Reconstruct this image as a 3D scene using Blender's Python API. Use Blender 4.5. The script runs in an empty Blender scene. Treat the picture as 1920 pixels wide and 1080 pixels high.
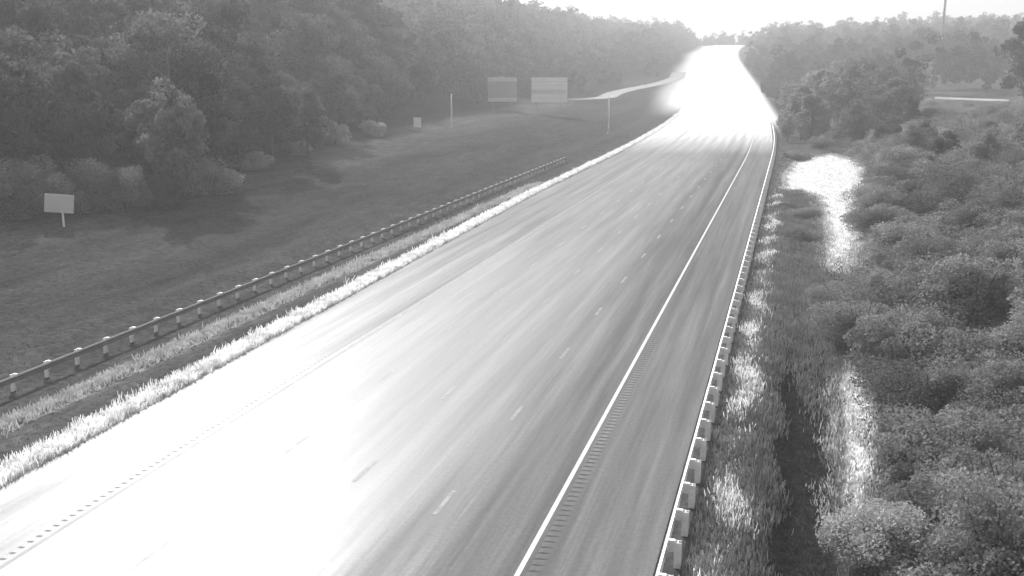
import bpy, math, random
import numpy as np
from mathutils import Vector

R = math.radians
random.seed(7)
rng = np.random.default_rng(7)
sc = bpy.context.scene
col = sc.collection

# ------------------------------------------------------------------ camera
CAM_H = 13.9
FPX = 1890.0                       # focal length in pixels of the 1920 wide photograph
PITCH, YAW = R(12.44), R(15.42)
cam_d = bpy.data.cameras.new('camera')
cam_d.sensor_width = 36.0
cam_d.lens = 36.0 * FPX / 1920.0
cam_d.clip_start = 0.2
cam_d.clip_end = 9000.0
cam = bpy.data.objects.new('camera', cam_d)
col.objects.link(cam)
cam.location = (0, 0, CAM_H)
cam.rotation_euler = (math.pi / 2 - PITCH, 0, YAW)
sc.camera = cam

# ------------------------------------------------------------------ sky and sun
SUN_EL, SUN_AZ = R(35.0), R(35.5)  # azimuth counted to the left of the road direction (+Y)
world = bpy.data.worlds.new('World')
sc.world = world
world.use_nodes = True
wn, wl = world.node_tree.nodes, world.node_tree.links
wn.clear()
sky = wn.new('ShaderNodeTexSky')
sky.sky_type = 'NISHITA'
sky.sun_disc = False
sky.sun_elevation = SUN_EL
sky.sun_rotation = -SUN_AZ
sky.air_density = 1.0
sky.dust_density = 4.0
sky.ozone_density = 1.0
bw = wn.new('ShaderNodeRGBToBW')   # the camera records in black and white
bg = wn.new('ShaderNodeBackground')
bg.inputs['Strength'].default_value = 0.15
wo = wn.new('ShaderNodeOutputWorld')
wl.new(sky.outputs[0], bw.inputs[0])
wl.new(bw.outputs[0], bg.inputs['Color'])
wl.new(bg.outputs[0], wo.inputs['Surface'])

sun_d = bpy.data.lights.new('sun', 'SUN')
sun_d.energy = 3.0
sun_d.angle = R(0.6)
sun_d.color = (1, 1, 1)
sun = bpy.data.objects.new('sun', sun_d)
col.objects.link(sun)
sdir = Vector((-math.sin(SUN_AZ) * math.cos(SUN_EL), math.cos(SUN_AZ) * math.cos(SUN_EL), math.sin(SUN_EL)))
sun.rotation_euler = (-sdir).to_track_quat('-Z', 'Y').to_euler()
sun.location = (-60, 40, 90)

vs = sc.view_settings
vs.view_transform = 'Standard'
vs.look = 'None'
vs.gamma = 1.0
vs.use_curve_mapping = False
vs.exposure = 0.65
sc.cycles.use_denoising = True
sc.cycles.max_bounces = 6
sc.cycles.transparent_max_bounces = 8
sc.cycles.volume_bounces = 0

# ------------------------------------------------------------------ helpers
def mat(name):
    m = bpy.data.materials.new(name)
    m.use_nodes = True
    nt = m.node_tree
    b = nt.nodes['Principled BSDF']
    return m, nt, b

def ramp(nt, fac, a, b, lo=0.3, hi=0.7):
    r = nt.nodes.new('ShaderNodeMapRange')
    r.inputs['From Min'].default_value = lo
    r.inputs['From Max'].default_value = hi
    r.inputs['To Min'].default_value = a
    r.inputs['To Max'].default_value = b
    nt.links.new(fac, r.inputs['Value'])
    return r.outputs[0]

def math_n(nt, op, a, b=None, c=None):
    n = nt.nodes.new('ShaderNodeMath')
    n.operation = op
    for i, v in enumerate((a, b, c)):
        if v is None:
            continue
        if isinstance(v, (int, float)):
            n.inputs[i].default_value = v
        else:
            nt.links.new(v, n.inputs[i])
    return n.outputs[0]

def noise(nt, scale, detail=4, rough=0.6, stretch=None):
    n = nt.nodes.new('ShaderNodeTexNoise')
    n.inputs['Scale'].default_value = scale
    n.inputs['Detail'].default_value = detail
    n.inputs['Roughness'].default_value = rough
    g = nt.nodes.new('ShaderNodeNewGeometry')
    if stretch:
        mp = nt.nodes.new('ShaderNodeMapping')
        mp.inputs['Scale'].default_value = stretch
        nt.links.new(g.outputs['Position'], mp.inputs['Vector'])
        nt.links.new(mp.outputs[0], n.inputs['Vector'])
    else:
        nt.links.new(g.outputs['Position'], n.inputs['Vector'])
    return n.outputs['Fac']

def attr(nt, name):
    a = nt.nodes.new('ShaderNodeAttribute')
    a.attribute_name = name
    return a.outputs['Fac']

def simple(name, v, rough=0.6, metal=0.0, nscale=3.0, var=0.25, spec=0.5):
    m, nt, b = mat(name)
    nn = noise(nt, nscale, 5)
    nt.links.new(ramp(nt, nn, v * (1 - var), v * (1 + var)), b.inputs['Base Color'])
    b.inputs['Roughness'].default_value = rough
    b.inputs['Metallic'].default_value = metal
    b.inputs['Specular IOR Level'].default_value = spec
    return m

def leaf_mat(name, v, var=0.35, trans=0.35, nscale=0.5):
    m, nt, b = mat(name)
    nt.nodes.remove(b)
    out = nt.nodes['Material Output']
    oi = nt.nodes.new('ShaderNodeObjectInfo')
    nn = noise(nt, nscale, 3)
    f = math_n(nt, 'MULTIPLY', ramp(nt, oi.outputs['Random'], 1 - var, 1 + var, 0, 1), ramp(nt, nn, v * 0.65, v * 1.35))
    d = nt.nodes.new('ShaderNodeBsdfDiffuse')
    t = nt.nodes.new('ShaderNodeBsdfTranslucent')
    nt.links.new(f, d.inputs['Color'])
    nt.links.new(f, t.inputs['Color'])
    mx = nt.nodes.new('ShaderNodeMixShader')
    mx.inputs[0].default_value = trans
    nt.links.new(d.outputs[0], mx.inputs[1])
    nt.links.new(t.outputs[0], mx.inputs[2])
    nt.links.new(mx.outputs[0], out.inputs['Surface'])
    return m

def mesh(name, verts, faces, m=None, smooth=False):
    me = bpy.data.meshes.new(name)
    me.from_pydata([tuple(v) for v in verts], [], [tuple(f) for f in faces])
    if m:
        me.materials.append(m)
    if smooth:
        me.polygons.foreach_set('use_smooth', [True] * len(me.polygons))
    me.update()
    return me

def quads_mesh(name, P, m):
    """P: (n,4,3) array of quads, one mesh"""
    n = len(P)
    me = bpy.data.meshes.new(name)
    me.vertices.add(n * 4)
    me.vertices.foreach_set('co', P.reshape(-1).astype(np.float32))
    me.loops.add(n * 4)
    me.loops.foreach_set('vertex_index', np.arange(n * 4, dtype=np.int32))
    me.polygons.add(n)
    me.polygons.foreach_set('loop_start', np.arange(0, n * 4, 4, dtype=np.int32))
    me.materials.append(m)
    me.update(calc_edges=True)
    return me

def obj(name, me, parent=None, loc=None, rz=0.0, scale=None):
    o = bpy.data.objects.new(name, me)
    col.objects.link(o)
    if parent:
        o.parent = parent
    if loc is not None:
        o.location = loc
    o.rotation_euler[2] = rz
    if scale is not None:
        o.scale = scale
    return o

def thing(o, label, cat, group=None):
    o['label'] = label
    o['category'] = cat
    if group:
        o['group'] = group
    return o

def empty(name, loc, rz, label, cat, group=None):
    o = obj(name, None, loc=loc, rz=rz)
    o.empty_display_size = 0.3
    return thing(o, label, cat, group)

class MB:
    def __init__(self):
        self.v, self.f = [], []
    def box(self, c, s, rz=0.0):
        n = len(self.v)
        ca, sa = math.cos(rz), math.sin(rz)
        for dz in (-1, 1):
            for dx, dy in ((-1, -1), (1, -1), (1, 1), (-1, 1)):
                x, y = dx * s[0] / 2, dy * s[1] / 2
                self.v.append((c[0] + x * ca - y * sa, c[1] + x * sa + y * ca, c[2] + dz * s[2] / 2))
        self.f += [(n, n + 3, n + 2, n + 1), (n + 4, n + 5, n + 6, n + 7)]
        for i in range(4):
            j = (i + 1) % 4
            self.f.append((n + i, n + j, n + 4 + j, n + 4 + i))
        return self
    def tube(self, pts, rad, k=8, cap=True):
        n = len(self.v)
        pts = [Vector(p) for p in pts]
        for i, p in enumerate(pts):
            d = (pts[min(i + 1, len(pts) - 1)] - pts[max(i - 1, 0)]).normalized()
            a = d.orthogonal().normalized()
            b = d.cross(a)
            for j in range(k):
                t = 2 * math.pi * j / k
                self.v.append(tuple(p + (a * math.cos(t) + b * math.sin(t)) * rad[i]))
        for i in range(len(pts) - 1):
            for j in range(k):
                q = (j + 1) % k
                self.f.append((n + i * k + j, n + i * k + q, n + (i + 1) * k + q, n + (i + 1) * k + j))
        if cap:
            self.f.append(tuple(n + j for j in reversed(range(k))))
            m = n + (len(pts) - 1) * k
            self.f.append(tuple(m + j for j in range(k)))
        return self
    def mesh(self, name, m, smooth=False):
        return mesh(name, self.v, self.f, m, smooth)

# ------------------------------------------------------------------ the lie of the land
def smooth(a, b, x):
    t = np.clip((x - a) / (b - a), 0, 1)
    return t * t * (3 - 2 * t)

def shift(y):                         # how far the highway has swung to the left at distance y
    return -45.0 * smooth(150, 900, y)

def prof(y):                          # its climb to the ridge
    t = np.maximum(np.asarray(y, float) - 280, 0)
    z = np.where(t < 100, 0.052 * t * t / 200, 0.052 * (t - 50))
    return np.where(t > 660, 31.72 - 0.02 * np.minimum(t - 660, 1500), z)

def wob(x, y):
    return np.sin(x * 0.031 + 1.3) * np.cos(y * 0.023) + 0.6 * np.sin(x * 0.011 - y * 0.017 + 2.0)

def left_edge(y):
    return -(24.9 + 0.025 * np.clip(np.asarray(y, float) - 20, 0, 90))
RIGHT_EDGE = -3.05

def opp_c(y):                         # centre of the opposite carriageway, as an xs value
    return -56.0 - 40.0 * (1 - smooth(270, 370, y)) + 21.0 * smooth(370, 500, y)

def gz(x, y):
    x = np.asarray(x, float)
    y = np.asarray(y, float)
    xs = x - shift(y)
    L = -xs
    base = prof(y)
    z = np.zeros_like(xs + y)
    # left verge, meadow bank and wooded hill
    z = z - 0.45 * smooth(27.5, 31, L) * (1 - smooth(33.5, 37, L))
    z = z + 2.4 * smooth(40, 76, L)
    h = np.maximum(L - 74, 0)
    hill = 52 * (1 - np.exp(-h * 0.0085)) * (1 + 0.10 * wob(x, y))
    far = 1 - 0.75 * smooth(500, 900, y)
    z = z + hill * smooth(0, 25, h) * far
    # right: ditch behind the guardrail, then rising brush land
    z = z - (0.9 - 0.7 * smooth(44, 58, y)) * smooth(-1.0, 1.1, xs) * (1 - smooth(1.7, 3.1, xs))
    r = np.maximum(xs - 7, 0)
    z = z + 10 * (1 - np.exp(-r * 0.0125)) * (1 + 0.1 * wob(x, y)) * smooth(0, 12, r)
    return base + z

def gzf(x, y):
    return float(gz(x, y))

CF = Vector((-math.sin(YAW) * math.cos(PITCH), math.cos(YAW) * math.cos(PITCH), -math.sin(PITCH)))
CR = Vector((math.cos(YAW), math.sin(YAW), 0))
CU = CR.cross(CF)
CP = Vector((0, 0, CAM_H))

def ray(px, py):
    return (CF * FPX + CR * (px - 960) - CU * (py - 540)).normalized()

def at(px, py):                       # the ground point a pixel of the photograph looks at
    d = ray(px, py)
    t = 5.0
    while t < 3000:
        p = CP + d * t
        if p.z <= gzf(p.x, p.y):
            return p
        t += 0.25 + t * 0.002
    return CP + d * 600

def at_depth(px, py, y):              # the point of a pixel's ray at road distance y
    d = ray(px, py)
    return CP + d * (y / d.y)

# ------------------------------------------------------------------ ground
xs_cols = np.unique(np.concatenate([
    np.linspace(-1600, -260, 28), np.linspace(-260, -80, 50), np.linspace(-80, -34, 47),
    np.linspace(-34, -23, 56), np.linspace(-23, -4, 12), np.linspace(-4, 8, 61),
    np.linspace(8, 60, 40), np.linspace(60, 260, 40), np.linspace(260, 1600, 28)]).round(3))
y_rows = np.unique(np.concatenate([
    np.linspace(-60, 10, 12), np.linspace(10, 170, 161), np.linspace(170, 420, 90),
    np.linspace(420, 1000, 90), np.linspace(1000, 5000, 40)]).round(3))
XS, YY = np.meshgrid(xs_cols, y_rows)
XX = XS + shift(YY)
ZZ = gz(XX, YY)
on_road = (XS > left_edge(YY) + 0.05) & (XS < RIGHT_EDGE - 0.02)
ZZ = np.where(on_road, ZZ - 0.12, ZZ - 0.02)
opp_on = (np.abs(XS - opp_c(YY)) < 8.2) & (YY > 290) & (YY < 1000)
# flatten the bed of the opposite carriageway
oz = gz(opp_c(YY) + shift(YY), YY)
wopp = (1 - smooth(8.0, 16.0, np.abs(XS - opp_c(YY)))) * smooth(285, 310, YY)
ZZ = ZZ * (1 - wopp) + (oz - 0.1) * wopp
ny, nx = XX.shape
gv = np.stack([XX, YY, ZZ], -1).reshape(-1, 3)
idx = np.arange(nx * ny).reshape(ny, nx)
gf = np.stack([idx[:-1, :-1], idx[:-1, 1:], idx[1:, 1:], idx[1:, :-1]], -1).reshape(-1, 4)

def n1(y, s, o=0.0):
    return 0.5 + 0.5 * np.sin(y * s + o + 1.7 * np.sin(y * s * 0.37 + o * 2))

LE = left_edge(YY)
pale = np.zeros_like(XS)
d = LE - XS                                            # distance outside the left pavement edge
pale = np.maximum(pale, smooth(-0.2, 0.1, d) * (1 - smooth(0.95, 1.5, d)))
band = np.exp(-((XS + 30.0) / 0.75) ** 2) * (1 - smooth(55, 120, YY))
pale = np.maximum(pale, 0.7 * band)
# right of the guardrail: dry grass behind the posts and along the far side of the ditch
b2 = np.exp(-((XS + 1.35) / 0.45) ** 2) * (0.35 + 0.65 * n1(YY, 0.55))
pale = np.maximum(pale, b2 * (1 - smooth(70, 120, YY)))
FLAT = lambda px, py: (lambda d: (CP + d * (CAM_H / -d.z))[:2])(ray(px, py))
PATCH_PX = [[(1468, 330), (1490, 302), (1560, 290), (1622, 308), (1628, 400), (1608, 440), (1602, 490), (1576, 514), (1556, 508), (1546, 420), (1536, 372), (1500, 354), (1468, 357)],
            [(1578, 705), (1628, 690), (1640, 760), (1636, 890), (1606, 965), (1582, 955), (1592, 830)]]
def inside_dist(poly, X, Y):
    """signed distance to a closed outline, positive inside"""
    P = np.array(poly); Q = np.roll(P, -1, 0)
    dmin = np.full(X.shape, 1e9); ins = np.zeros(X.shape, bool)
    for (x0, y0), (x1, y1) in zip(P, Q):
        t = np.clip(((X - x0) * (x1 - x0) + (Y - y0) * (y1 - y0)) / ((x1 - x0) ** 2 + (y1 - y0) ** 2), 0, 1)
        dmin = np.minimum(dmin, np.hypot(X - x0 - t * (x1 - x0), Y - y0 - t * (y1 - y0)))
        ins ^= ((y0 > Y) != (y1 > Y)) & (X < (x1 - x0) * (Y - y0) / (y1 - y0 + 1e-9) + x0)
    return np.where(ins, dmin, -dmin)
PATCH = [[FLAT(*q) for q in pp] for pp in PATCH_PX]
for pp, wgt in zip(PATCH, (1.0, 0.85)):
    sd = inside_dist(pp, XX + 0.45 * np.sin(YY * 0.33 + 1) + 0.3 * np.sin(YY * 0.9 + XX), YY + 4 * np.sin(XX * 1.1) + 2.5 * np.sin(XX * 2.7 + 1) * (YY > 60)) + rng.normal(0, 0.22, XX.shape)
    pale = np.maximum(pale, wgt * smooth(-0.35, 0.3, sd))
# far off the glare is painted onto the verges as near white ground
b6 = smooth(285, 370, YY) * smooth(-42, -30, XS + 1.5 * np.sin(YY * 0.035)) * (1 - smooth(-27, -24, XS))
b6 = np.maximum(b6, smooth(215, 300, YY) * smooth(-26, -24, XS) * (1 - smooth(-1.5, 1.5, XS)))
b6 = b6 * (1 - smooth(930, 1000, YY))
verge_glare = b6
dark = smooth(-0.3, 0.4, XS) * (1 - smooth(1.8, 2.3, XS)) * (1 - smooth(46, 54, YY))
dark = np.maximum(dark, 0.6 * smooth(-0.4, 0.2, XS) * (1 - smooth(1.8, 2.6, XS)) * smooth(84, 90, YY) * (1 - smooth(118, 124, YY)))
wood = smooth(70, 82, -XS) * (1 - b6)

gm, nt, b = mat('grass ground')
big = noise(nt, 0.16, 6, 0.7, (1.4, 0.16, 1))
fine = noise(nt, 2.6, 6, 0.75)
g = math_n(nt, 'MULTIPLY', math_n(nt, 'MULTIPLY', attr(nt, 'verge'), ramp(nt, big, 0.65, 1.35)), math_n(nt, 'MULTIPLY', ramp(nt, noise(nt, 0.7, 5, 0.7, (1.0, 0.45, 1)), 0.72, 1.28), ramp(nt, fine, 0.036, 0.122, 0.3, 0.7)))
mxp = nt.nodes.new('ShaderNodeMix'); mxp.data_type = 'FLOAT'
pa = attr(nt, 'pale')
rag = math_n(nt, 'ADD', pa, math_n(nt, 'MULTIPLY', ramp(nt, noise(nt, 1.1, 6, 0.75), -0.55, 0.55), ramp(nt, pa, 0.0, 1.0, 0.02, 0.2)))
pal_edge = math_n(nt, 'MAXIMUM', rag, 0.0)
nt.links.new(math_n(nt, 'MINIMUM', pal_edge, 1.0), mxp.inputs[0])
nt.links.new(g, mxp.inputs[2])
nt.links.new(ramp(nt, noise(nt, 1.7, 6, 0.75), 0.34, 0.85), mxp.inputs[3])
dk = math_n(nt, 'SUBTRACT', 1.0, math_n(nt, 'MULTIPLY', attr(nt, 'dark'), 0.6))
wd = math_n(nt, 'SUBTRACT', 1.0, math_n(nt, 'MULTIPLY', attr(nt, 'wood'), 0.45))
nt.links.new(math_n(nt, 'ADD', math_n(nt, 'MULTIPLY', math_n(nt, 'MULTIPLY', math_n(nt, 'MULTIPLY', mxp.outputs[0], dk), wd), math_n(nt, 'SUBTRACT', 1.0, attr(nt, 'verge_glare'))), math_n(nt, 'MULTIPLY', attr(nt, 'verge_glare'), ramp(nt, fine, 0.72, 0.88))), b.inputs['Base Color'])
b.inputs['Roughness'].default_value = 0.95
b.inputs['Specular IOR Level'].default_value = 0.0
bump = nt.nodes.new('ShaderNodeBump')
bump.inputs['Strength'].default_value = 0.5
bump.inputs['Distance'].default_value = 0.12
nt.links.new(fine, bump.inputs['Height'])
nt.links.new(bump.outputs[0], b.inputs['Normal'])

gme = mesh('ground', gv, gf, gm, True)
for nm, arr in (('pale', pale), ('dark', dark), ('wood', wood), ('verge_glare', verge_glare), ('verge', 0.78 + 0.5 * smooth(50, 57, -XS - 0.03 * YY) + 0.25 * (1 - smooth(35, 38, -XS)))):
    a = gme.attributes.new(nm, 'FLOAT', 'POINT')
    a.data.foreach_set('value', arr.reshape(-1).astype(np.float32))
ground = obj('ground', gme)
ground['kind'] = 'structure'

# ------------------------------------------------------------------ highway
def road_mat(name, v, polish, new=0.85, wear=1.0):  # new: far end colour, near white where the glare is painted in
    m, nt, b = mat(name)
    g = nt.nodes.new('ShaderNodeNewGeometry')
    xsn = attr(nt, 'xs')
    streak = noise(nt, 1.0, 5, 0.65, (3.2, 0.02, 1.0))
    blot = noise(nt, 1.1, 6, 0.7, (1.0, 0.03, 1.0))
    grit = noise(nt, 6.0, 6, 0.85)
    # wheel paths: two per lane of 3.55 m
    ph = math_n(nt, 'MULTIPLY', math_n(nt, 'ADD', xsn, 6.7), 2 * math.pi * 2 / 3.55)
    wheel = math_n(nt, 'MULTIPLY', math_n(nt, 'ADD', math_n(nt, 'COSINE', ph), 1.0), 0.5)
    tone = math_n(nt, 'MULTIPLY', ramp(nt, streak, 0.78, 1.22), ramp(nt, blot, 0.82, 1.18))
    tone = math_n(nt, 'MULTIPLY', tone, ramp(nt, grit, 0.76, 1.24))
    tone = math_n(nt, 'MULTIPLY', tone, ramp(nt, wheel, 1 + 0.16 * wear, 1 - 0.18 * wear, 0, 1))
    # beyond some 200 m the road glare is painted into the base colour
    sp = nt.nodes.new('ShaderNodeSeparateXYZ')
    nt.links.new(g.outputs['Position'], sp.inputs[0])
    glare_base = math_n(nt, 'ADD', ramp(nt, sp.outputs['Y'], v, new, 165, 250), math_n(nt, 'MULTIPLY', ramp(nt, blot, -0.03, 0.03), 1.0))
    nt.links.new(math_n(nt, 'MULTIPLY', tone, glare_base), b.inputs['Base Color'])
    # the left lanes are worn smooth by traffic, the right lane and its shoulder are rougher
    pol = math_n(nt, 'ADD', ramp(nt, xsn, polish[0], polish[1], -13.0, -7.5), ramp(nt, streak, -0.05, 0.05))
    pol = math_n(nt, 'ADD', pol, ramp(nt, wheel, 0.035, -0.035, 0, 1))
    pol = math_n(nt, 'ADD', pol, math_n(nt, 'ADD', ramp(nt, blot, 0.05, -0.05), ramp(nt, grit, 0.03, -0.03)))
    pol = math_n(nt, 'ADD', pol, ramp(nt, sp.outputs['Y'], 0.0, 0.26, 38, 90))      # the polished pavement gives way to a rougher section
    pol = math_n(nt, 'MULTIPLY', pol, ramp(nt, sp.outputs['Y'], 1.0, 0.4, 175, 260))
    nt.links.new(pol, b.inputs['Roughness'])
    b.inputs['Specular IOR Level'].default_value = 0.42
    bp = nt.nodes.new('ShaderNodeBump')
    bp.inputs['Strength'].default_value = 0.25
    bp.inputs['Distance'].default_value = 0.01
    nt.links.new(grit, bp.inputs['Height'])
    nt.links.new(bp.outputs[0], b.inputs['Normal'])
    return m

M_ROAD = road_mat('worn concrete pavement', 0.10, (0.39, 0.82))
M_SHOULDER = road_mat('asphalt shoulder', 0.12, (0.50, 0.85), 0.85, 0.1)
M_FAR = road_mat('glare white far pavement', 0.15, (0.45, 0.6))
M_OPP = road_mat('grey opposite pavement', 0.12, (0.8, 0.9), 0.12)
M_PAINT = simple('white road paint', 0.55, 0.55, 0, 1.2, 0.2)
M_WORN = simple('worn road paint', 0.155, 0.55, 0, 2.2, 0.6, 0.42)
M_YELLOW = simple('yellow edge paint in grey', 0.15, 0.6, 0, 1.6, 0.35)
M_GROOVE = simple('milled asphalt groove', 0.09, 0.9, 0, 5, 0.2)

def strip(name, x0, x1, ys, m, lift=0.0, cols=2, parent=None, groove=None, kind='structure'):
    """pavement strip between two xs limits (numbers or functions of y), following the highway"""
    ys = np.asarray(ys, float)
    a = np.array([float(x0(y)) if callable(x0) else x0 for y in ys])
    c = np.array([float(x1(y)) if callable(x1) else x1 for y in ys])
    V, F, A = [], [], []
    for i, y in enumerate(ys):
        z = float(prof(y)) + lift
        for j in range(cols):
            xs = a[i] + (c[i] - a[i]) * j / (cols - 1)
            dz = groove(y, j) if groove else 0.0
            V.append((xs + float(shift(y)), y, z + dz))
            A.append(xs)
    for i in range(len(ys) - 1):
        for j in range(cols - 1):
            p = i * cols + j
            F.append((p, p + 1, p + cols + 1, p + cols))
    me = mesh(name, V, F, m, groove is None)
    t = me.attributes.new('xs', 'FLOAT', 'POINT')
    t.data.foreach_set('value', A)
    o = obj(name, me, parent)
    if not parent:
        o['kind'] = kind
    return o

NEAR = np.concatenate([np.arange(-40, 150, 10), np.arange(150, 335, 5)])
FARY = np.arange(330, 1010, 10)
RR0, RR1 = -6.50, -6.08            # right rumble strip, just outside the edge line
LR0, LR1 = -21.40, -21.15          # left rumble strip
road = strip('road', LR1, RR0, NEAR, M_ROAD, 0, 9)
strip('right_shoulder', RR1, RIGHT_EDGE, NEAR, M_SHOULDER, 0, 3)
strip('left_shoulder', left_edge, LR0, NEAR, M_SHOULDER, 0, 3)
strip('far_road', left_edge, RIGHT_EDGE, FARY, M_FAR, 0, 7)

# rumble strips: real milled grooves near the camera, 0.30 m apart
def rumble(name, x0, x1):
    ys = np.concatenate([np.arange(-40, 18, 4), np.arange(18, 75, 0.075), np.arange(75, 331, 5)])
    def gr(y, j):
        if not (18 < y < 75) or j in (0, 3):
            return 0.0
        return -0.020 if (y % 0.375) < 0.12 else 0.0
    o = strip(name, x0, x1, ys, M_SHOULDER, 0, 4, None, gr)
    me = o.data
    me.materials.append(M_GROOVE if x0 > -10 else M_SHOULDER)
    k = 0
    for p in me.polygons:
        c = p.center
        if 18 < c.y < 75 and min(me.vertices[v].co.z for v in p.vertices) < -0.015:
            p.material_index = 1
    return o
rumble('right_rumble_strip', RR0, RR1)
rumble('left_rumble_strip', LR0, LR1)

# painted lines
strip('right_edge_line', -6.79, -6.64, NEAR, M_PAINT, 0.005)
strip('left_edge_line', -21.05, -20.88, NEAR, M_YELLOW, 0.005)
for k, xl in enumerate((-10.25, -13.8, -17.3)):
    y = 18.9 + 1.7 * k
    first = None
    while y < 260:
        o = strip('lane_dash', xl - 0.08, xl + 0.08, (y, y + 1.9), M_WORN, 0.005, 2, road)
        y += 9.05

# the opposite carriageway, far off to the left
V, F, A = [], [], []
oy = np.arange(336, 545, 6)
for y in oy:
    c = float(opp_c(y)); s = float(shift(y))
    z = gzf(c + s, y)
    for j in range(5):
        xs = c - 3.6 + 7.2 * j / 4
        V.append((xs + s, y, z)); A.append(xs)
for i in range(len(oy) - 1):
    for j in range(4):
        p = i * 5 + j
        F.append((p, p + 1, p + 6, p + 5))
me = mesh('opposite_road', V, F, M_OPP, True)
me.attributes.new('xs', 'FLOAT', 'POINT').data.foreach_set('value', A)
o = obj('opposite_road', me); o['kind'] = 'structure'

# ------------------------------------------------------------------ grass
M_DRY = leaf_mat('dry pale grass', 0.85, 0.0, 0.5, 1.5)
M_MID = leaf_mat('half dry grass', 0.46, 0.0, 0.45, 1.2)
M_GRASS = leaf_mat('meadow grass', 0.10, 0.0, 0.5, 0.35)

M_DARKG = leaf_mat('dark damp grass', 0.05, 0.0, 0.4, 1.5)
M_DITCH = leaf_mat('ditch grass blades', 0.21, 0.0, 0.4, 0.5)

def blades(name, X, Y, h, w, m, lean=0.35):
    """grass blades rooted at the given points, one mesh of narrow quads"""
    n = len(X)
    Z = gz(X, Y) - 0.05
    a = rng.uniform(0, 2 * np.pi, n)
    ux, uy = np.cos(a) * w / 2, np.sin(a) * w / 2
    hh = h * rng.uniform(0.5, 1.3, n)
    la = rng.uniform(0, 2 * np.pi, n)
    lx, ly = np.cos(la) * hh * lean * rng.uniform(0, 1.4, n), np.sin(la) * hh * lean * rng.uniform(0, 1.4, n)
    P = np.empty((n, 4, 3))
    P[:, 0] = np.stack([X - ux, Y - uy, Z], -1)
    P[:, 1] = np.stack([X + ux, Y + uy, Z], -1)
    P[:, 2] = np.stack([X + lx + ux * .35, Y + ly + uy * .35, Z + hh], -1)
    P[:, 3] = np.stack([X + lx - ux * .35, Y + ly - uy * .35, Z + hh], -1)
    return quads_mesh(name, P, m)

def stuff(name, me, label):
    o = obj(name, me)
    o['kind'] = 'stuff'
    o['label'] = label
    o['category'] = 'grass'
    return o

def clumpy(n, y0, y1, xf, spread, clump=0.6, bias=1.0):
    """points in irregular clumps along a line xs = xf(y)"""
    nc = max(1, n // 14)
    cy = y0 + (y1 - y0) * rng.uniform(0, 1, nc) ** bias
    cx = xf(cy) + rng.normal(0, spread, nc)
    k = rng.integers(0, nc, n)
    y = cy[k] + rng.normal(0, clump, n)
    x = cx[k] + rng.normal(0, clump * 0.35, n)
    return x + shift(y), y

def keep(X, Y, cond):
    return X[cond], Y[cond]

X, Y = clumpy(90000, 18, 300, lambda y: left_edge(y) - 0.5, 0.36, 0.45, 1.4)
c = (X - shift(Y)) < left_edge(Y) - 0.03
X, Y = keep(X, Y, c)
stuff('dry_grass', blades('dry_grass', X, Y, 0.30 + Y * 0, 0.05 + Y * 0.0004, M_DRY), 'pale ragged dry grass along the left edge of the pavement')
X, Y = clumpy(42000, 18, 120, lambda y: -30.1 + 0 * y, 0.30, 0.6, 1.4)
stuff('mown_grass', blades('mown_grass', X, Y, 0.28 + Y * 0, 0.055 + Y * 0.0004, M_MID), 'paler band of dry grass in front of the left guardrail')
X, Y = clumpy(24000, 18, 120, lambda y: -1.3 + 0.35 * np.sin(y * 0.9), 0.16, 0.55, 1.4)
X, Y = keep(X, Y, rng.uniform(0, 1, len(Y)) < 0.02 + 0.98 * n1(Y, 0.62) ** 2.6)
stuff('roadside_weeds', blades('roadside_weeds', X, Y, 0.28 + Y * 0, 0.04 + Y * 0.0005, M_DRY), 'bright dry weeds close behind the posts of the right guardrail')
X, Y = clumpy(110000, 18, 190, lambda y: 0.4 + 0 * y, 2.0, 0.8, 1.5)
def bare(X, Y):
    return (inside_dist(PATCH[0], X, Y) > -0.2) | (inside_dist(PATCH[1], X, Y) > -0.1)
X, Y = keep(X, Y, (X > -2.25) & (X < 6) & ~((X > 0.15 + 0.3 * np.sin(Y * .8) + rng.normal(0, .15, len(X))) & (X < 2.1 + 0.25 * np.sin(Y * 1.1) + rng.normal(0, .15, len(X))) & (Y < 47 + 3 * np.sin(X * 3) + rng.normal(0, 2, len(X)))) & ~bare(X, Y))
stuff('ditch_grass', blades('ditch_grass', X, Y, 0.30 + Y * 0, 0.035 + Y * 0.0004, M_DITCH), 'rough grey grass along the ditch right of the guardrail')
Y = np.concatenate([rng.uniform(28, 50, 30000), rng.uniform(70, 190, 60000)])
X = rng.uniform(-1.5, 9, 90000)
sd = np.maximum(inside_dist(PATCH[0], X, Y), inside_dist(PATCH[1], X, Y))
X, Y = keep(X, Y, sd + rng.normal(0, 1, 90000) * np.where(Y > 60, 0.5, 0.12) > 0.08)
stuff('dry_ditch_grass', blades('dry_ditch_grass', X, Y, 0.14 + Y * 0, 0.06 + Y * 0.0006, M_DRY), 'bright patches of dry grass on the far side of the ditch')
Y = np.concatenate([rng.uniform(28, 50, 20000), rng.uniform(70, 190, 70000)])
X = rng.uniform(-1.8, 9, 90000)
sd = np.maximum(inside_dist(PATCH[0], X, Y), inside_dist(PATCH[1], X, Y)) + rng.normal(0, 0.25, 90000) + 0.3 * np.sin(X * 3 + Y)
X, Y = keep(X, Y, (sd > -0.7) & (sd < 0.35))
stuff('tawny_grass', blades('tawny_grass', X, Y, 0.24 + Y * 0, 0.05 + Y * 0.0005, M_MID), 'half dry grass fringing the bright patches beyond the ditch')
n = 14000
X, Y = rng.uniform(0, 2.2, n), rng.uniform(20, 52, n)
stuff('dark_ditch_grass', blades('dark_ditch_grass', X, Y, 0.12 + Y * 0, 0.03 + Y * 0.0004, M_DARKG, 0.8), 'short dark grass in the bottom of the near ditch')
n = 45000
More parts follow.
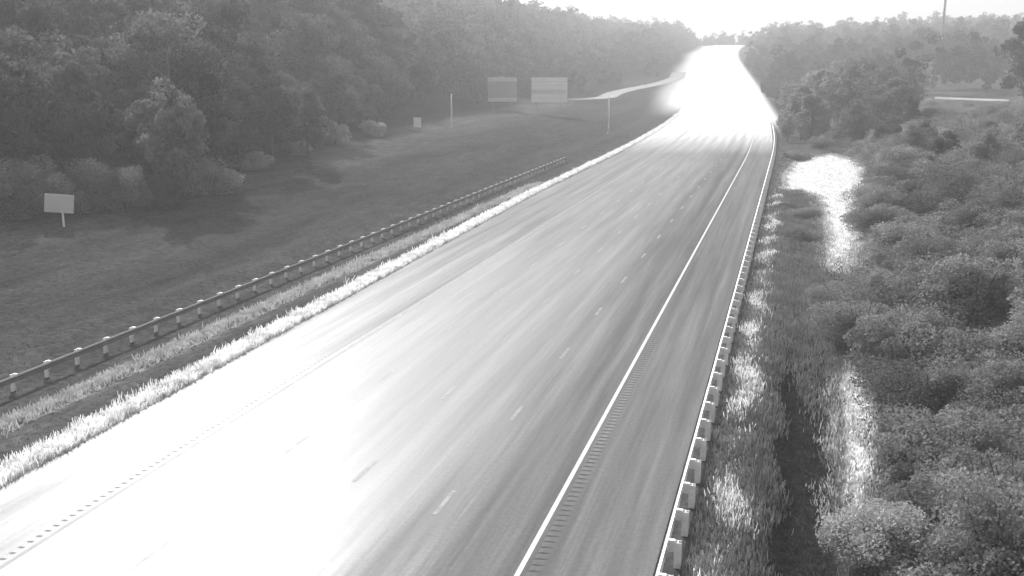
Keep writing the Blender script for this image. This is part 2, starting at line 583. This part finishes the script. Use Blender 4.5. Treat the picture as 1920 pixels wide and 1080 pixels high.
Y = 20 + 260 * rng.uniform(0, 1, n) ** 1.6
xs = -rng.uniform(26.5, 78, n)
stuff('meadow_grass', blades('meadow_grass', xs + shift(Y), Y, 0.08 + Y * 0, 0.07 + Y * 0.0005, M_GRASS, 0.9), 'grey grass of the wide verge left of the highway')

# ------------------------------------------------------------------ guardrails
M_GALV = simple('galvanised steel', 0.62, 0.42, 0.55, 2.0, 0.15)
M_POST = simple('pale guardrail post', 0.86, 0.5, 0.0, 4.0, 0.12)
M_DULL = simple('dull galvanised steel', 0.17, 0.7, 0.0, 2.0, 0.2)
WP = [(0.0, 0.79), (0.035, 0.775), (0.083, 0.73), (0.083, 0.70), (0.02, 0.655), (0.02, 0.615), (0.083, 0.57), (0.083, 0.54), (0.035, 0.495), (0.0, 0.48)]

def guardrail(name, label, xrail, y0, y1, step, side, M_rail, M_p, group, pw=0.2):
    """side: +1 when the posts stand to the right of the beam"""
    root = empty(name, (xrail, y0, 0), 0, label, 'guardrail', group)
    n = int((y1 - y0) / step)
    ib = MB().box((0, 0, 0.15), (pw, 0.02, 1.22)).box((0, 0.085, 0.15), (0.03, 0.15, 1.22)).box((0, 0.17, 0.15), (pw, 0.02, 1.22))
    post_me = ib.mesh('post', M_p)
    blk_me = MB().box((0, 0.085, 0.635), (0.19, 0.13, 0.34)).mesh('spacer_block', M_p)
    for i in range(n + 1):
        y = y0 + i * step
        s = float(shift(y)); g = gzf(xrail + s, y)
        zb = float(prof(y))
        p = obj('post', post_me, root, (s + side * 0.37, y - y0, max(min(zb, g + .12), g)))
        k = obj('spacer_block', blk_me, root, (s + side * 0.19, y - y0, zb - 0.0))
        if side < 0:
            p.location.z = g + 0.02
            k.location.z = g + 0.02
    i = 0
    while i < n:
        j = min(i + 2, n)
        V, F = [], []
        for q in (i, j):
            y = y0 + q * step
            s = float(shift(y)); zb = float(prof(y)) if side > 0 else gzf(xrail + s, y) + 0.02
            e = 0.12 if q == j else -0.0
            off = 0.004 if (i // 2) % 2 else 0.0
            for t in (0, -0.006):
                for (u, z) in WP:
                    V.append((s - side * (u + off) + side * (0.085 + t), y - y0 + e, zb + z))
        K = len(WP)
        for t in range(2):
            for m in range(K - 1):
                a = t * K + m
                F.append((a, a + 1, a + 1 + 2 * K, a + 2 * K))
        F.append((0, K, 3 * K, 2 * K)); F.append((K - 1, 2 * K - 1, 4 * K - 1, 3 * K - 1))
        obj('rail_segment', mesh('rail_segment', V, F, M_rail), root)
        i = j
    return root

guardrail('guardrail', 'bright steel guardrail on pale posts along the right shoulder', -2.83, 20.3 - 4.13, 238, 2.065, 1, M_GALV, M_POST, None)
guardrail('guardrail', 'dull grey guardrail standing in the grass left of the pavement', -32.9, 35.85 - 2.15 * 9, 150, 2.15, -1, M_DULL, M_POST, None, 0.12)

# ------------------------------------------------------------------ signs, poles, wall
M_SIGN = simple('weathered pale sign sheet', 0.62, 0.55, 0, 0.8, 0.05)
M_WHITE = simple('white sign sheet', 0.90, 0.5, 0, 1.0, 0.06)
M_GREY = simple('mid grey sign sheet', 0.36, 0.55, 0, 0.6, 0.05)
M_LIGHT = simple('light grey sign sheet', 0.85, 0.55, 0, 0.6, 0.05)
M_STEEL = simple('grey sign post steel', 0.30, 0.5, 0.4, 3, 0.15)
M_POLE = simple('pale painted pole', 0.78, 0.45, 0.0, 1.0, 0.08)
M_CONC = simple('pale concrete wall', 0.62, 0.9, 0, 0.6, 0.18)
M_WOODP = simple('weathered utility pole', 0.42, 0.8, 0, 1.5, 0.2)

# tilted road sign at the far left
b0 = at(120, 425)
dist = (b0 - CP).length
mp = dist / FPX
root = empty('road_sign', b0, R(38), 'tilted pale road sign on a single post before the wood at far left', 'sign')
W, H = 46 * mp, 31 * mp
zc = 40 * mp
pan = MB().box((0, 0, 0), (W, 0.05, H))
p = obj('sign_panel', pan.mesh('sign_panel', M_SIGN), root, (-4 * mp, -0.06, zc)); p.rotation_euler = (0, R(7), 0)
obj('post', MB().box((0, 0, zc / 2 - 0.3), (0.16, 0.07, zc + 0.6)).mesh('post', M_POST), root)
br = MB().box((0, 0, zc + H * .28), (W * .55, 0.04, 0.08)).box((0, 0, zc - H * .28), (W * .55, 0.04, 0.08))
obj('bracket', br.mesh('bracket', M_STEEL), root, (-2 * mp, -0.012, 0))

# small square white sign
b0 = at(783, 246)
mp = (b0 - CP).length / FPX
root = empty('marker_sign', b0, R(16), 'small square white sign on two short legs before the trees', 'sign')
zt = 25 * mp
obj('sign_panel', MB().box((0, -0.05, zt - 9 * mp), (14 * mp, 0.05, 18 * mp)).mesh('sign_panel', M_WHITE), root)
lg = MB().box((0, 0, zt / 2 - 0.2), (0.09, 0.06, zt + 0.3)).mesh('leg', M_STEEL)
for sx in (-1, 1):
    obj('leg', lg, root, (sx * 3 * mp, 0, 0))

# two pale poles
def pole(name, base, top_px, label, cat):
    mp = (base - CP).length / FPX
    h = top_px * mp
    root = empty(name, base, R(16), label, cat)
    obj('base_plate', MB().box((0, 0, 0.05), (0.5, 0.5, 0.5)).mesh('base_plate', M_CONC), root)
    t = MB().tube([(0, 0, 0.28), (0, 0, h * .5), (0, 0, h)], [0.17, 0.145, 0.12], 12)
    obj('shaft', t.mesh('shaft', M_POLE, True), root)
    obj('cap', MB().tube([(0, 0, h), (0, 0, h + .06), (0, 0, h + .1)], [0.14, 0.14, 0.05], 12).mesh('cap', M_STEEL), root)
    cb = MB().box((0, -0.25, 1.5), (0.32, 0.22, 0.5))
    obj('control_box', cb.mesh('control_box', M_POLE), root)
    return root
pole('roadside_pole', at(847, 241), 63, 'slim white pole standing by the edge of the wood', 'pole')
pole('roadside_pole', at(1141, 251), 66, 'slim white pole standing behind the left guardrail', 'pole')

# two large guide signs
def guide_sign(cx, w_px, top, bot, base, y, label, tones, rim):
    c = at_depth(cx, (top + bot) / 2, y)
    mp = (c - CP).length / FPX
    g = gzf(c.x, c.y)
    W, H = w_px * mp, (bot - top) * mp
    root = empty('guide_sign', (c.x, c.y, g), R(14), label, 'sign', 'pair of large guide signs beside the wood')
    zc = c.z - g
    n = len(tones)
    for i, m in enumerate(tones):
        z = zc + H / 2 - (i + 0.5) * H / n
        obj('sign_plank', MB().box((0, -0.12 - 0.004 * (i % 2), z), (W, 0.06, H / n - 0.03)).mesh('sign_plank', m), root)
    if rim:
        obj('border_strip', MB().box((0, -0.17, zc - H / 2 + 0.14), (W, 0.03, 0.30)).mesh('border_strip', M_WHITE), root)
        obj('border_strip', MB().box((W / 2 - 0.13, -0.17, zc - H * .1), (0.26, 0.03, H * .75)).mesh('border_strip', M_WHITE), root)
    pm = MB().box((0, 0, (zc + H / 2) / 2 - 0.4), (0.22, 0.16, zc + H / 2 + 0.6)).mesh('post', M_STEEL)
    for sx in (-.33, .33):
        obj('post', pm, root, (sx * W, 0, 0))
    return root
L_, G_, S_ = M_LIGHT, M_GREY, M_SIGN
guide_sign(942, 54, 146, 190, 206, 262, 'left of two large guide signs, grey with a pale top', [S_, G_, G_, G_, G_, S_], False)
guide_sign(1030, 66, 146, 191, 206, 262, 'right of two large guide signs, pale with a white lower border', [L_, L_, L_, S_, L_, L_], True)

# pale side road crossing the slope on the right
V, F, A = [], [], []
for i in range(15):
    f = at(1752 + 10 * i, 186 + 0.35 * i)
    for j in range(4):
        yy = f.y + 2.6 * j
        xx = f.x * yy / f.y
        V.append((xx, yy, gzf(xx, yy) + 0.05 + 0.03 * j)); A.append(xx)
for i in range(14):
    for j in range(3):
        p = i * 4 + j
        F.append((p, p + 4, p + 5, p + 1))
SIDE_Y = V[28][1]
me = mesh('side_road', V, F, simple('pale side road surface', 0.34, 0.95, 0, 0.15, 0.45, 0.1), True)
o = obj('side_road', me); o['kind'] = 'structure'
print('SIDE', V[0], V[-1])

# transmission pole above the right hand trees
tp = at_depth(1766, 56, 480)
g = gzf(tp.x, tp.y)
root = empty('transmission_pole', (tp.x, tp.y, g), R(10), 'tall slender transmission pole rising above the trees on the right', 'pole')
ht = 52 - g + CAM_H
obj('shaft', MB().tube([(0, 0, -0.5), (0.4, 0, ht * .5), (1.3, 0, ht)], [0.62, 0.48, 0.3], 12).mesh('shaft', M_WOODP, True), root)
for k, zz in enumerate((ht - 1.5, ht - 5.0, ht - 8.5)):
    xo = 1.3 - 0.9 * (ht - zz) / (ht * .5)
    arm = obj('cross_arm', MB().tube([(xo - 3, 0, zz + .5), (xo, 0, zz), (xo + 3, 0, zz + .5)], [0.09, 0.17, 0.09], 8).mesh('cross_arm', M_WOODP), root)
    for sx in (-2.9, 2.9):
        obj('insulator', MB().tube([(xo + sx, 0, zz + .45), (xo + sx, 0, zz - .9)], [0.1, 0.1], 8).mesh('insulator', M_STEEL), arm)

# ------------------------------------------------------------------ trees and brush
M_LEAF = leaf_mat('tree leaves', 0.15, 0.60, 0.35, 0.45)
M_LEAF2 = leaf_mat('paler tree leaves', 0.28, 0.25, 0.4, 0.6)
M_SHRUB = leaf_mat('brush leaves', 0.25, 0.35, 0.4, 0.7)
M_PALE = leaf_mat('pale brush leaves', 0.40, 0.25, 0.45, 0.9)
M_BARK = simple('grey bark', 0.10, 0.9, 0, 6, 0.3)

def leaf_quads(C, size, out=None):
    n = len(C)
    u = rng.normal(size=(n, 3)); u /= np.linalg.norm(u, axis=1)[:, None]
    w = rng.normal(size=(n, 3))
    if out is not None:
        w = w * 0.8 + out
    v = np.cross(w, u); v /= np.linalg.norm(v, axis=1)[:, None] + 1e-9
    s = size * rng.uniform(0.6, 1.35, n)[:, None]
    P = np.empty((n, 4, 3))
    P[:, 0] = C - u * s * .62
    P[:, 1] = C - v * s * .36 + u * s * .05
    P[:, 2] = C + u * s * .62
    P[:, 3] = C + v * s * .36 - u * s * .05
    return P

def crown_points(h0, h1, rad, nclump, nleaf, cr, shape=1.0):
    """leaf centres of a crown between heights h0 and h1: uneven clumps round an egg shaped volume"""
    mid, half = (h0 + h1) / 2, (h1 - h0) / 2
    ctr = []
    while len(ctr) < nclump:
        p = rng.uniform(-1, 1, 3)
        r = np.linalg.norm(p)
        if r > 1 or r < 0.35:
            continue
        taper = 1.0 - 0.35 * shape * max(p[2], 0) - 0.15 * max(-p[2], 0)
        ctr.append((p[0] * rad * taper, p[1] * rad * taper, mid + p[2] * half))
    ctr = np.array(ctr)
    k = rng.integers(0, nclump, nleaf)
    rc = cr * rng.uniform(0.6, 1.35, nclump)
    q = rng.normal(size=(nleaf, 3)); q /= np.linalg.norm(q, axis=1)[:, None]
    rr = rng.uniform(0.35, 1, nleaf) ** 0.5
    C = ctr[k] + q * (rc[k] * rr)[:, None] * np.array([1, 1, 0.75])
    return C, q

def trunk_mesh(h, r0, hc, rad):
    b = MB()
    bend = [random.uniform(-.3, .3) for _ in range(4)]
    pts = [(0, 0, -0.6), (bend[0] * .3, bend[1] * .3, h * .3), (bend[0], bend[1], h * .6), (bend[0] + bend[2], bend[1] + bend[3], h * .93)]
    b.tube(pts, [r0 * 1.25, r0, r0 * .7, r0 * .2], 8)
    for k in range(6):
        t = random.uniform(0.3, 0.75)
        z = h * t
        a = k * 1.05 + random.uniform(-.3, .3)
        l = rad * random.uniform(.5, .85)
        b.tube([(bend[0] * t, bend[1] * t, z), (math.cos(a) * l * .5, math.sin(a) * l * .5, z + l * .35), (math.cos(a) * l, math.sin(a) * l, z + l * .75)], [r0 * .42, r0 * .26, r0 * .08], 5)
    return b.mesh('trunk', M_BARK, True)

TREES = []
for k, (h, rad, low, shp) in enumerate([(15, 4.4, .16, .6), (18, 5.2, .2, .5), (13, 3.9, .12, .8), (17, 4.0, .15, 1.2), (20, 5.6, .22, .5), (12, 4.6, .1, .3), (16, 4.8, .18, .9)]):
    C, q = crown_points(h * low, h * 0.97, rad, 44, 8500, rad * .33, shp)
    TREES.append((h, quads_mesh('crown', leaf_quads(C, 0.42, q), M_LEAF), trunk_mesh(h, h * .014, h * .3, rad)))
SHRUBS = []
for k, (h, rad) in enumerate([(2.6, 1.7), (3.6, 1.5), (1.8, 2.1), (4.4, 2.0), (1.5, 1.3)]):
    C, q = crown_points(-0.1, h * .75, rad * 1.1, 40, 13000, rad * .34, .2)
    C[:, 2] = np.maximum(C[:, 2], 0.03)
    P = leaf_quads(C, 0.085, q)
    b = MB()
    for j in range(5):
        a = j * 1.26 + random.random()
        b.tube([(0, 0, -0.3), (math.cos(a) * rad * .3, math.sin(a) * rad * .3, h * .45), (math.cos(a) * rad * .6, math.sin(a) * rad * .6, h * .85)], [.05, .035, .012], 5)
    SHRUBS.append((h, quads_mesh('foliage', P, M_SHRUB), b.mesh('stem', M_BARK)))
CRN_P = [quads_mesh('crown', leaf_quads(*(lambda cq: (cq[0], 0.34, cq[1]))(crown_points(0.5, 9.0, 2.9, 30, 6500, 1.0, .9))), M_LEAF2)]
SHR_P = []
for (h, rad) in ((2.4, 1.7), (1.6, 1.4)):
    C, q = crown_points(-0.1, h, rad, 30, 11000, rad * .38, .4)
    C[:, 2] = np.maximum(C[:, 2], 0.03)
    SHR_P.append((h, quads_mesh('foliage', leaf_quads(C, 0.1, q), M_PALE)))

def tree(x, y, k, s, label, group, name='broadleaf_tree', crown=None):
    h, cm, tm = TREES[k]
    root = empty(name, (x, y, gzf(x, y) - 0.15), random.uniform(0, 6.28), label, 'tree', group)
    obj('trunk', tm, root, scale=(s, s, s))
    obj('crown', crown or cm, root, scale=(s * random.uniform(.92, 1.1), s * random.uniform(.92, 1.1), s))
    return root

def shrub(x, y, k, s, label, group, pale=False, name='shrub'):
    h, fm, sm = SHRUBS[k]
    if pale:
        h, fm = SHR_P[k % 2]
    root = empty(name, (x, y, gzf(x, y) - 0.08), random.uniform(0, 6.28), label, 'shrub', group)
    obj('foliage', fm, root, scale=(s * random.uniform(.85, 1.35), s * random.uniform(.85, 1.35), s * random.uniform(.7, 1.15)))
    obj('stem', sm, root, scale=(s, s, s * 0.8))
    return root

def proj(x, y, z):
    v = Vector((x, y, z)) - CP
    d = v.dot(CF)
    if d <= 1:
        return None
    return 960 + FPX * v.dot(CR) / d, 540 - FPX * v.dot(CU) / d, d

def edge_L(y):                         # where the left wood begins, as distance from the camera line
    return 64 - 6 * float(smooth(72, 84, y)) + 12 * float(smooth(112, 150, y)) + 8 * float(smooth(150, 200, y)) - 12 * float(smooth(330, 420, y)) - 24 * float(smooth(430, 600, y))

cands = []
for row in range(22):
    y = 50.0
    while y < 930:
        step = 6.2 if row < 3 else 8.5
        y += step * random.uniform(.8, 1.25)
        L = edge_L(y) + 3 + row * (6.0 if row < 3 else 8.0) + random.uniform(-2.2, 2.2) - (12 if row >= 3 else 0)
        x = -L + float(shift(y))
        if abs(-L - float(opp_c(y))) < 9 and 288 < y < 560:
            continue
        if 205 < y < 264 and L < 84:
            continue
        g = gzf(x, y)
        pr = proj(x, y, g + 9)
        if pr is None or not (-160 < pr[0] < 1560) or pr[1] < -260:
            continue
        cands.append((pr[2], x, y, row))
cands.sort()
N_LEFT = 235
ORD = ('first second third fourth fifth sixth seventh eighth ninth tenth eleventh twelfth thirteenth fourteenth fifteenth sixteenth '
       'seventeenth eighteenth nineteenth twentieth').split()
ORD += ['twenty ' + w for w in ORD[:9]] + ['thirtieth'] + ['thirty ' + w for w in ORD[:9]]
front = sorted([c for c in cands[:N_LEFT] if c[3] == 0], key=lambda c: proj(c[1], c[2], 0)[0])
far_left = []
for i, (dd, x, y, row) in enumerate(cands):
    k = random.randrange(len(TREES))
    s = random.uniform(.8, 1.15) * (0.72 if row == 0 else 0.9 if row == 1 else 1.0)
    if i < N_LEFT:
        lab = 'leafy tree at the front edge of the wood left of the highway' if row == 0 else 'broadleaf tree deep in the wood on the left hillside' if row > 2 else 'broadleaf tree in the second rank of the wood left of the highway'
        grp = 'front trees of the left wood' if row == 0 else 'trees of the left hillside wood' if row > 2 else 'second rank trees of the left wood'
        if row == 0:
            lab = ORD[front.index((dd, x, y, row))] + ' tree from the left along the front edge of the left wood'
        tree(x, y, k, s, lab, grp)
    else:
        far_left.append((x, y, k, s))

# right hand trees
right_far = []
GLARE_CROWNS = []  # lighter leaves paint in the haze and glare over the guardrail end trees
for h_, cm_, tm_ in TREES:
    pc = cm_.copy()
    pc.materials[0] = M_LEAF2
    GLARE_CROWNS.append(pc)
def right_tree(px, base_y, y, h, label, group=None):
    """tree whose stem stands at road distance y in the direction of pixel column px"""
    p = at_depth(px, base_y, y)
    k = random.randrange(len(TREES))
    return tree(p.x, y, k, h / TREES[k][0], label, group, crown=GLARE_CROWNS[k] if group is None else None)
right_tree(1503, 240, 205, 11.0, 'tree nearest the pavement where the right guardrail ends', None)
right_tree(1545, 240, 222, 15.5, 'rounded tree second from the end of the right guardrail', None)
right_tree(1590, 240, 214, 16.0, 'full crowned tree third from the end of the right guardrail', None)
right_tree(1484, 240, 236, 11.0, 'tree behind the one nearest the end of the right guardrail', None)
for (px, y, h, lab) in [(1468, 214, 5.0, 'low tree overhanging the end of the right guardrail'), (1478, 198, 5.5, 'bushy low tree at the foot of the guardrail end trees'),
                        (1522, 196, 9.0, 'young tree before the rounded tree near the guardrail end')]:
    right_tree(px, 240, y, h, lab, None)
for (px, y, h) in [(1600, 178, 9), (1640, 190, 10), (1670, 205, 10.5), (1625, 232, 13), (1700, 180, 8.5), (1735, 180, 6.0), (1560, 262, 15), (1610, 268, 15),
                   (1660, 150, 7.5), (1720, 140, 7), (1790, 150, 4.5), (1850, 160, 4.2), (1900, 140, 5), (1940, 190, 8), (1770, 120, 6.5), (1850, 118, 6.5), (1930, 120, 7), (1980, 160, 8)]:
    right_tree(px, 300, y, h, 'mid sized tree on the brushy slope right of the highway', 'trees on the right slope')
for i in range(760):
    y = random.uniform(245, 950)
    xs = random.uniform(8 - 6 * float(smooth(300, 500, y)) if y > 280 else 12, 50 + y * .26)
    x = xs + float(shift(y))
    pr = proj(x, y, gzf(x, y) + 8)
    if pr is None or not (1400 < pr[0] < 2010):
        continue
    if 1715 < pr[0] < 1935 and y < SIDE_Y + 22:
        continue
    k = random.randrange(len(TREES)); s = random.uniform(.7, .95)
    if y < 300 and i % 2:
        tree(x, y, k, s, 'background tree on the skyline right of the highway', 'skyline trees on the right')
    else:
        right_far.append((x, y, k, s))
tree(at_depth(1925, 200, 215).x, 215, 4, 1.0, 'tall dark tree at the right end of the skyline', None)

def far_wood(name, spots, nleaf, label):
    P = []
    for (x, y, k, s) in spots:
        h = TREES[k][0] * s
        C, q = crown_points(h * .12, h, h * .29, 16, nleaf, h * .11, .6)
        C = C + np.array([x, y, gzf(x, y)])
        P.append(leaf_quads(C, 0.95, q))
    o = obj(name, quads_mesh(name, np.concatenate(P), M_LEAF))
    o['kind'] = 'stuff'; o['label'] = label; o['category'] = 'wood'
for i in range(60):                       # bushes along the far verges
    y = random.uniform(300, 620)
    xs = random.choice((random.uniform(0.5, 7), random.uniform(0.5, 7), float(opp_c(y)) - random.uniform(9.5, 15)))
    right_far.append((xs + float(shift(y)), y, random.randrange(len(TREES)), random.uniform(.2, .45)))
far_ridge = []
for i in range(220):
    y = random.uniform(985, 1150)
    far_ridge.append((random.uniform(-120, 60) - 45, y, random.randrange(len(TREES)), random.uniform(.55, .85)))
far_wood('far_wood', far_ridge, 420, 'pale hazy tree line closing the horizon beyond the end of the road')
far_wood('far_wood', far_left, 480, 'distant wood covering the left hillside up to the ridge')
far_wood('far_wood', right_far, 600, 'distant wood behind the slope right of the highway')
print('TREES', len(cands), 'far', len(far_left), len(right_far))

# paler bushes at the front of the left wood
p = at(335, 384)
r_ = tree(p.x, p.y, 2, 1.0, 'pale upright tree standing out before the dark left wood', None, crown=CRN_P[0])
r_.scale = (1.1, 1.1, 1.28)
for (px, py, k, s, lab) in [(50, 405, 3, 1.9, 'large bush left of the tilted pale sign'), (150, 398, 3, 1.4, 'bush rising directly behind the tilted pale sign'),
                            (240, 396, 1, 1.5, 'bush right of the tilted pale sign at the foot of the wood'), (290, 388, 1, 1.3, 'bush left of the pale upright tree')]:
    p = at(px, py)
    shrub(p.x, p.y, k, s, lab, None)
for (px, py, s, lab) in [(395, 362, 1.5, 'bright bush right of the pale upright tree'), (470, 318, 1.2, 'small bright bush in the gap before the dark trees'),
                         (555, 290, 1.3, 'bright bush farther along the foot of the left wood'), (628, 272, 1.2, 'bright narrow bush midway between sign and pale upright tree'),
                         (700, 255, 1.3, 'bright bush left of the small white sign')]:
    p = at(px, py)
    shrub(p.x, p.y, 0, s, lab, None, True)

# brush on the right: cover the slope from the ditch outwards
cnt = 0
for i in range(4000):
    if cnt >= 295:
        break
    y = 20 + 190 * random.random() ** 1.15
    xs = 2.9 + random.random() ** .9 * (6 + y * .32)
    x = xs + float(shift(y))
    pr = proj(x, y, gzf(x, y) + 1)
    if pr is None or not (1480 < pr[0] < 2050) or not (150 < pr[1] < 1250):
        continue
    if 28 < y < 47 and xs < 4.6:
        continue
    mid_ = proj(x, y, gzf(x, y) + 1.0)
    if any(float(inside_dist(pp, np.array(mid_[0]), np.array(mid_[1] + o_))) > -26 for pp in PATCH_PX for o_ in (0, 18)):
        continue
    if y > 50 and xs < 3.6:
        continue
    k = random.choice((0, 1, 2, 4) if xs < 8 else (0, 1, 2, 3))
    s = random.uniform(.75, 1.2) * (0.85 if xs < 5 else 1.0) * (1 + .004 * y)
    if y < 60:
        lab, grp = 'low shrub in the near brush below the camera right of the ditch', 'near brush on the right'
    elif y < 115:
        lab, grp = 'shrub in the middle of the brush right of the highway', 'middle brush on the right'
    else:
        lab, grp = 'shrub in the far brush before the right hand trees', 'far brush on the right'
    tpy = proj(x, y, gzf(x, y) + SHRUBS[k][0] * s * .8)
    if 1725 < tpy[0] < 1925 and tpy[1] < 198:
        continue
    shrub(x, y, k, s, lab, grp)
    cnt += 1
n = 190000
Y = 20 + 200 * rng.uniform(0, 1, n) ** 1.5
X = 3.0 + rng.uniform(0, 1, n) * (5 + Y * .34) + rng.normal(0, .3, n)
mk = (X > 3.2) & (inside_dist(PATCH[0], X, Y) < -0.6) & (inside_dist(PATCH[1], X, Y) < -0.3)
X, Y = X[mk] + shift(Y[mk]), Y[mk]
hgt = (0.25 + 0.55 * (0.5 + 0.5 * np.sin(X * 0.9 + 2 * np.sin(Y * .21)) * np.cos(Y * .37))) * rng.uniform(0.1, 1, len(X)) ** .6
GC = leaf_quads(np.stack([X, Y, gz(X, Y) + hgt], -1), 0.13)
o = obj('undergrowth', quads_mesh('undergrowth', GC, M_SHRUB))
o['kind'] = 'stuff'; o['label'] = 'low tangled undergrowth between the shrubs on the right'; o['category'] = 'undergrowth'
p = at(1640, 1060)
shrub(p.x, p.y, 0, 0.75, 'pale mottled bush at the lower right beyond the dark ditch', None, True)
for (px, py, lab) in [(1748, 196, 'shrub at the left end of the pale side road'), (1900, 200, 'shrub at the right end of the pale side road'), (1815, 199, 'shrub before the middle of the pale side road')]:
    p = at(px, py)
    shrub(p.x, p.y, 2, 1.0 if px != 1815 else 0.5, lab, None)
for (px, py, k, s, lab) in [(1478, 392, 2, 0.6, 'low shrub at the left foot of the bright bare patch'), (1512, 408, 2, 0.6, 'shrub in the notch left of the bright bare strip'),
                            (1540, 282, 0, 1.2, 'shrub at the back of the bright bare patch by the guardrail'), (1488, 300, 4, 1.3, 'small shrub between guardrail end and bright bare patch'),
                            (1505, 450, 2, 0.7, 'low shrub left of the narrow end of the bright bare strip'), (1560, 556, 2, 0.7, 'low shrub closing the near end of the bright bare strip')]:
    p = at(px, py)
    shrub(p.x, p.y, k, s, lab, None)

# ------------------------------------------------------------------ morning haze
hm = bpy.data.materials.new('thin morning haze')
hm.use_nodes = True
hn = hm.node_tree
hn.nodes.clear()
pv = hn.nodes.new('ShaderNodeVolumePrincipled')
pv.inputs['Color'].default_value = (1, 1, 1, 1)
pv.inputs['Density'].default_value = 0.00095
pv.inputs['Anisotropy'].default_value = 0.15
ho = hn.nodes.new('ShaderNodeOutputMaterial')
hn.links.new(pv.outputs[0], ho.inputs['Volume'])
hz = obj('haze', MB().box((0, 2450, 37), (3400, 5200, 140)).mesh('haze', hm))
hz['kind'] = 'stuff'
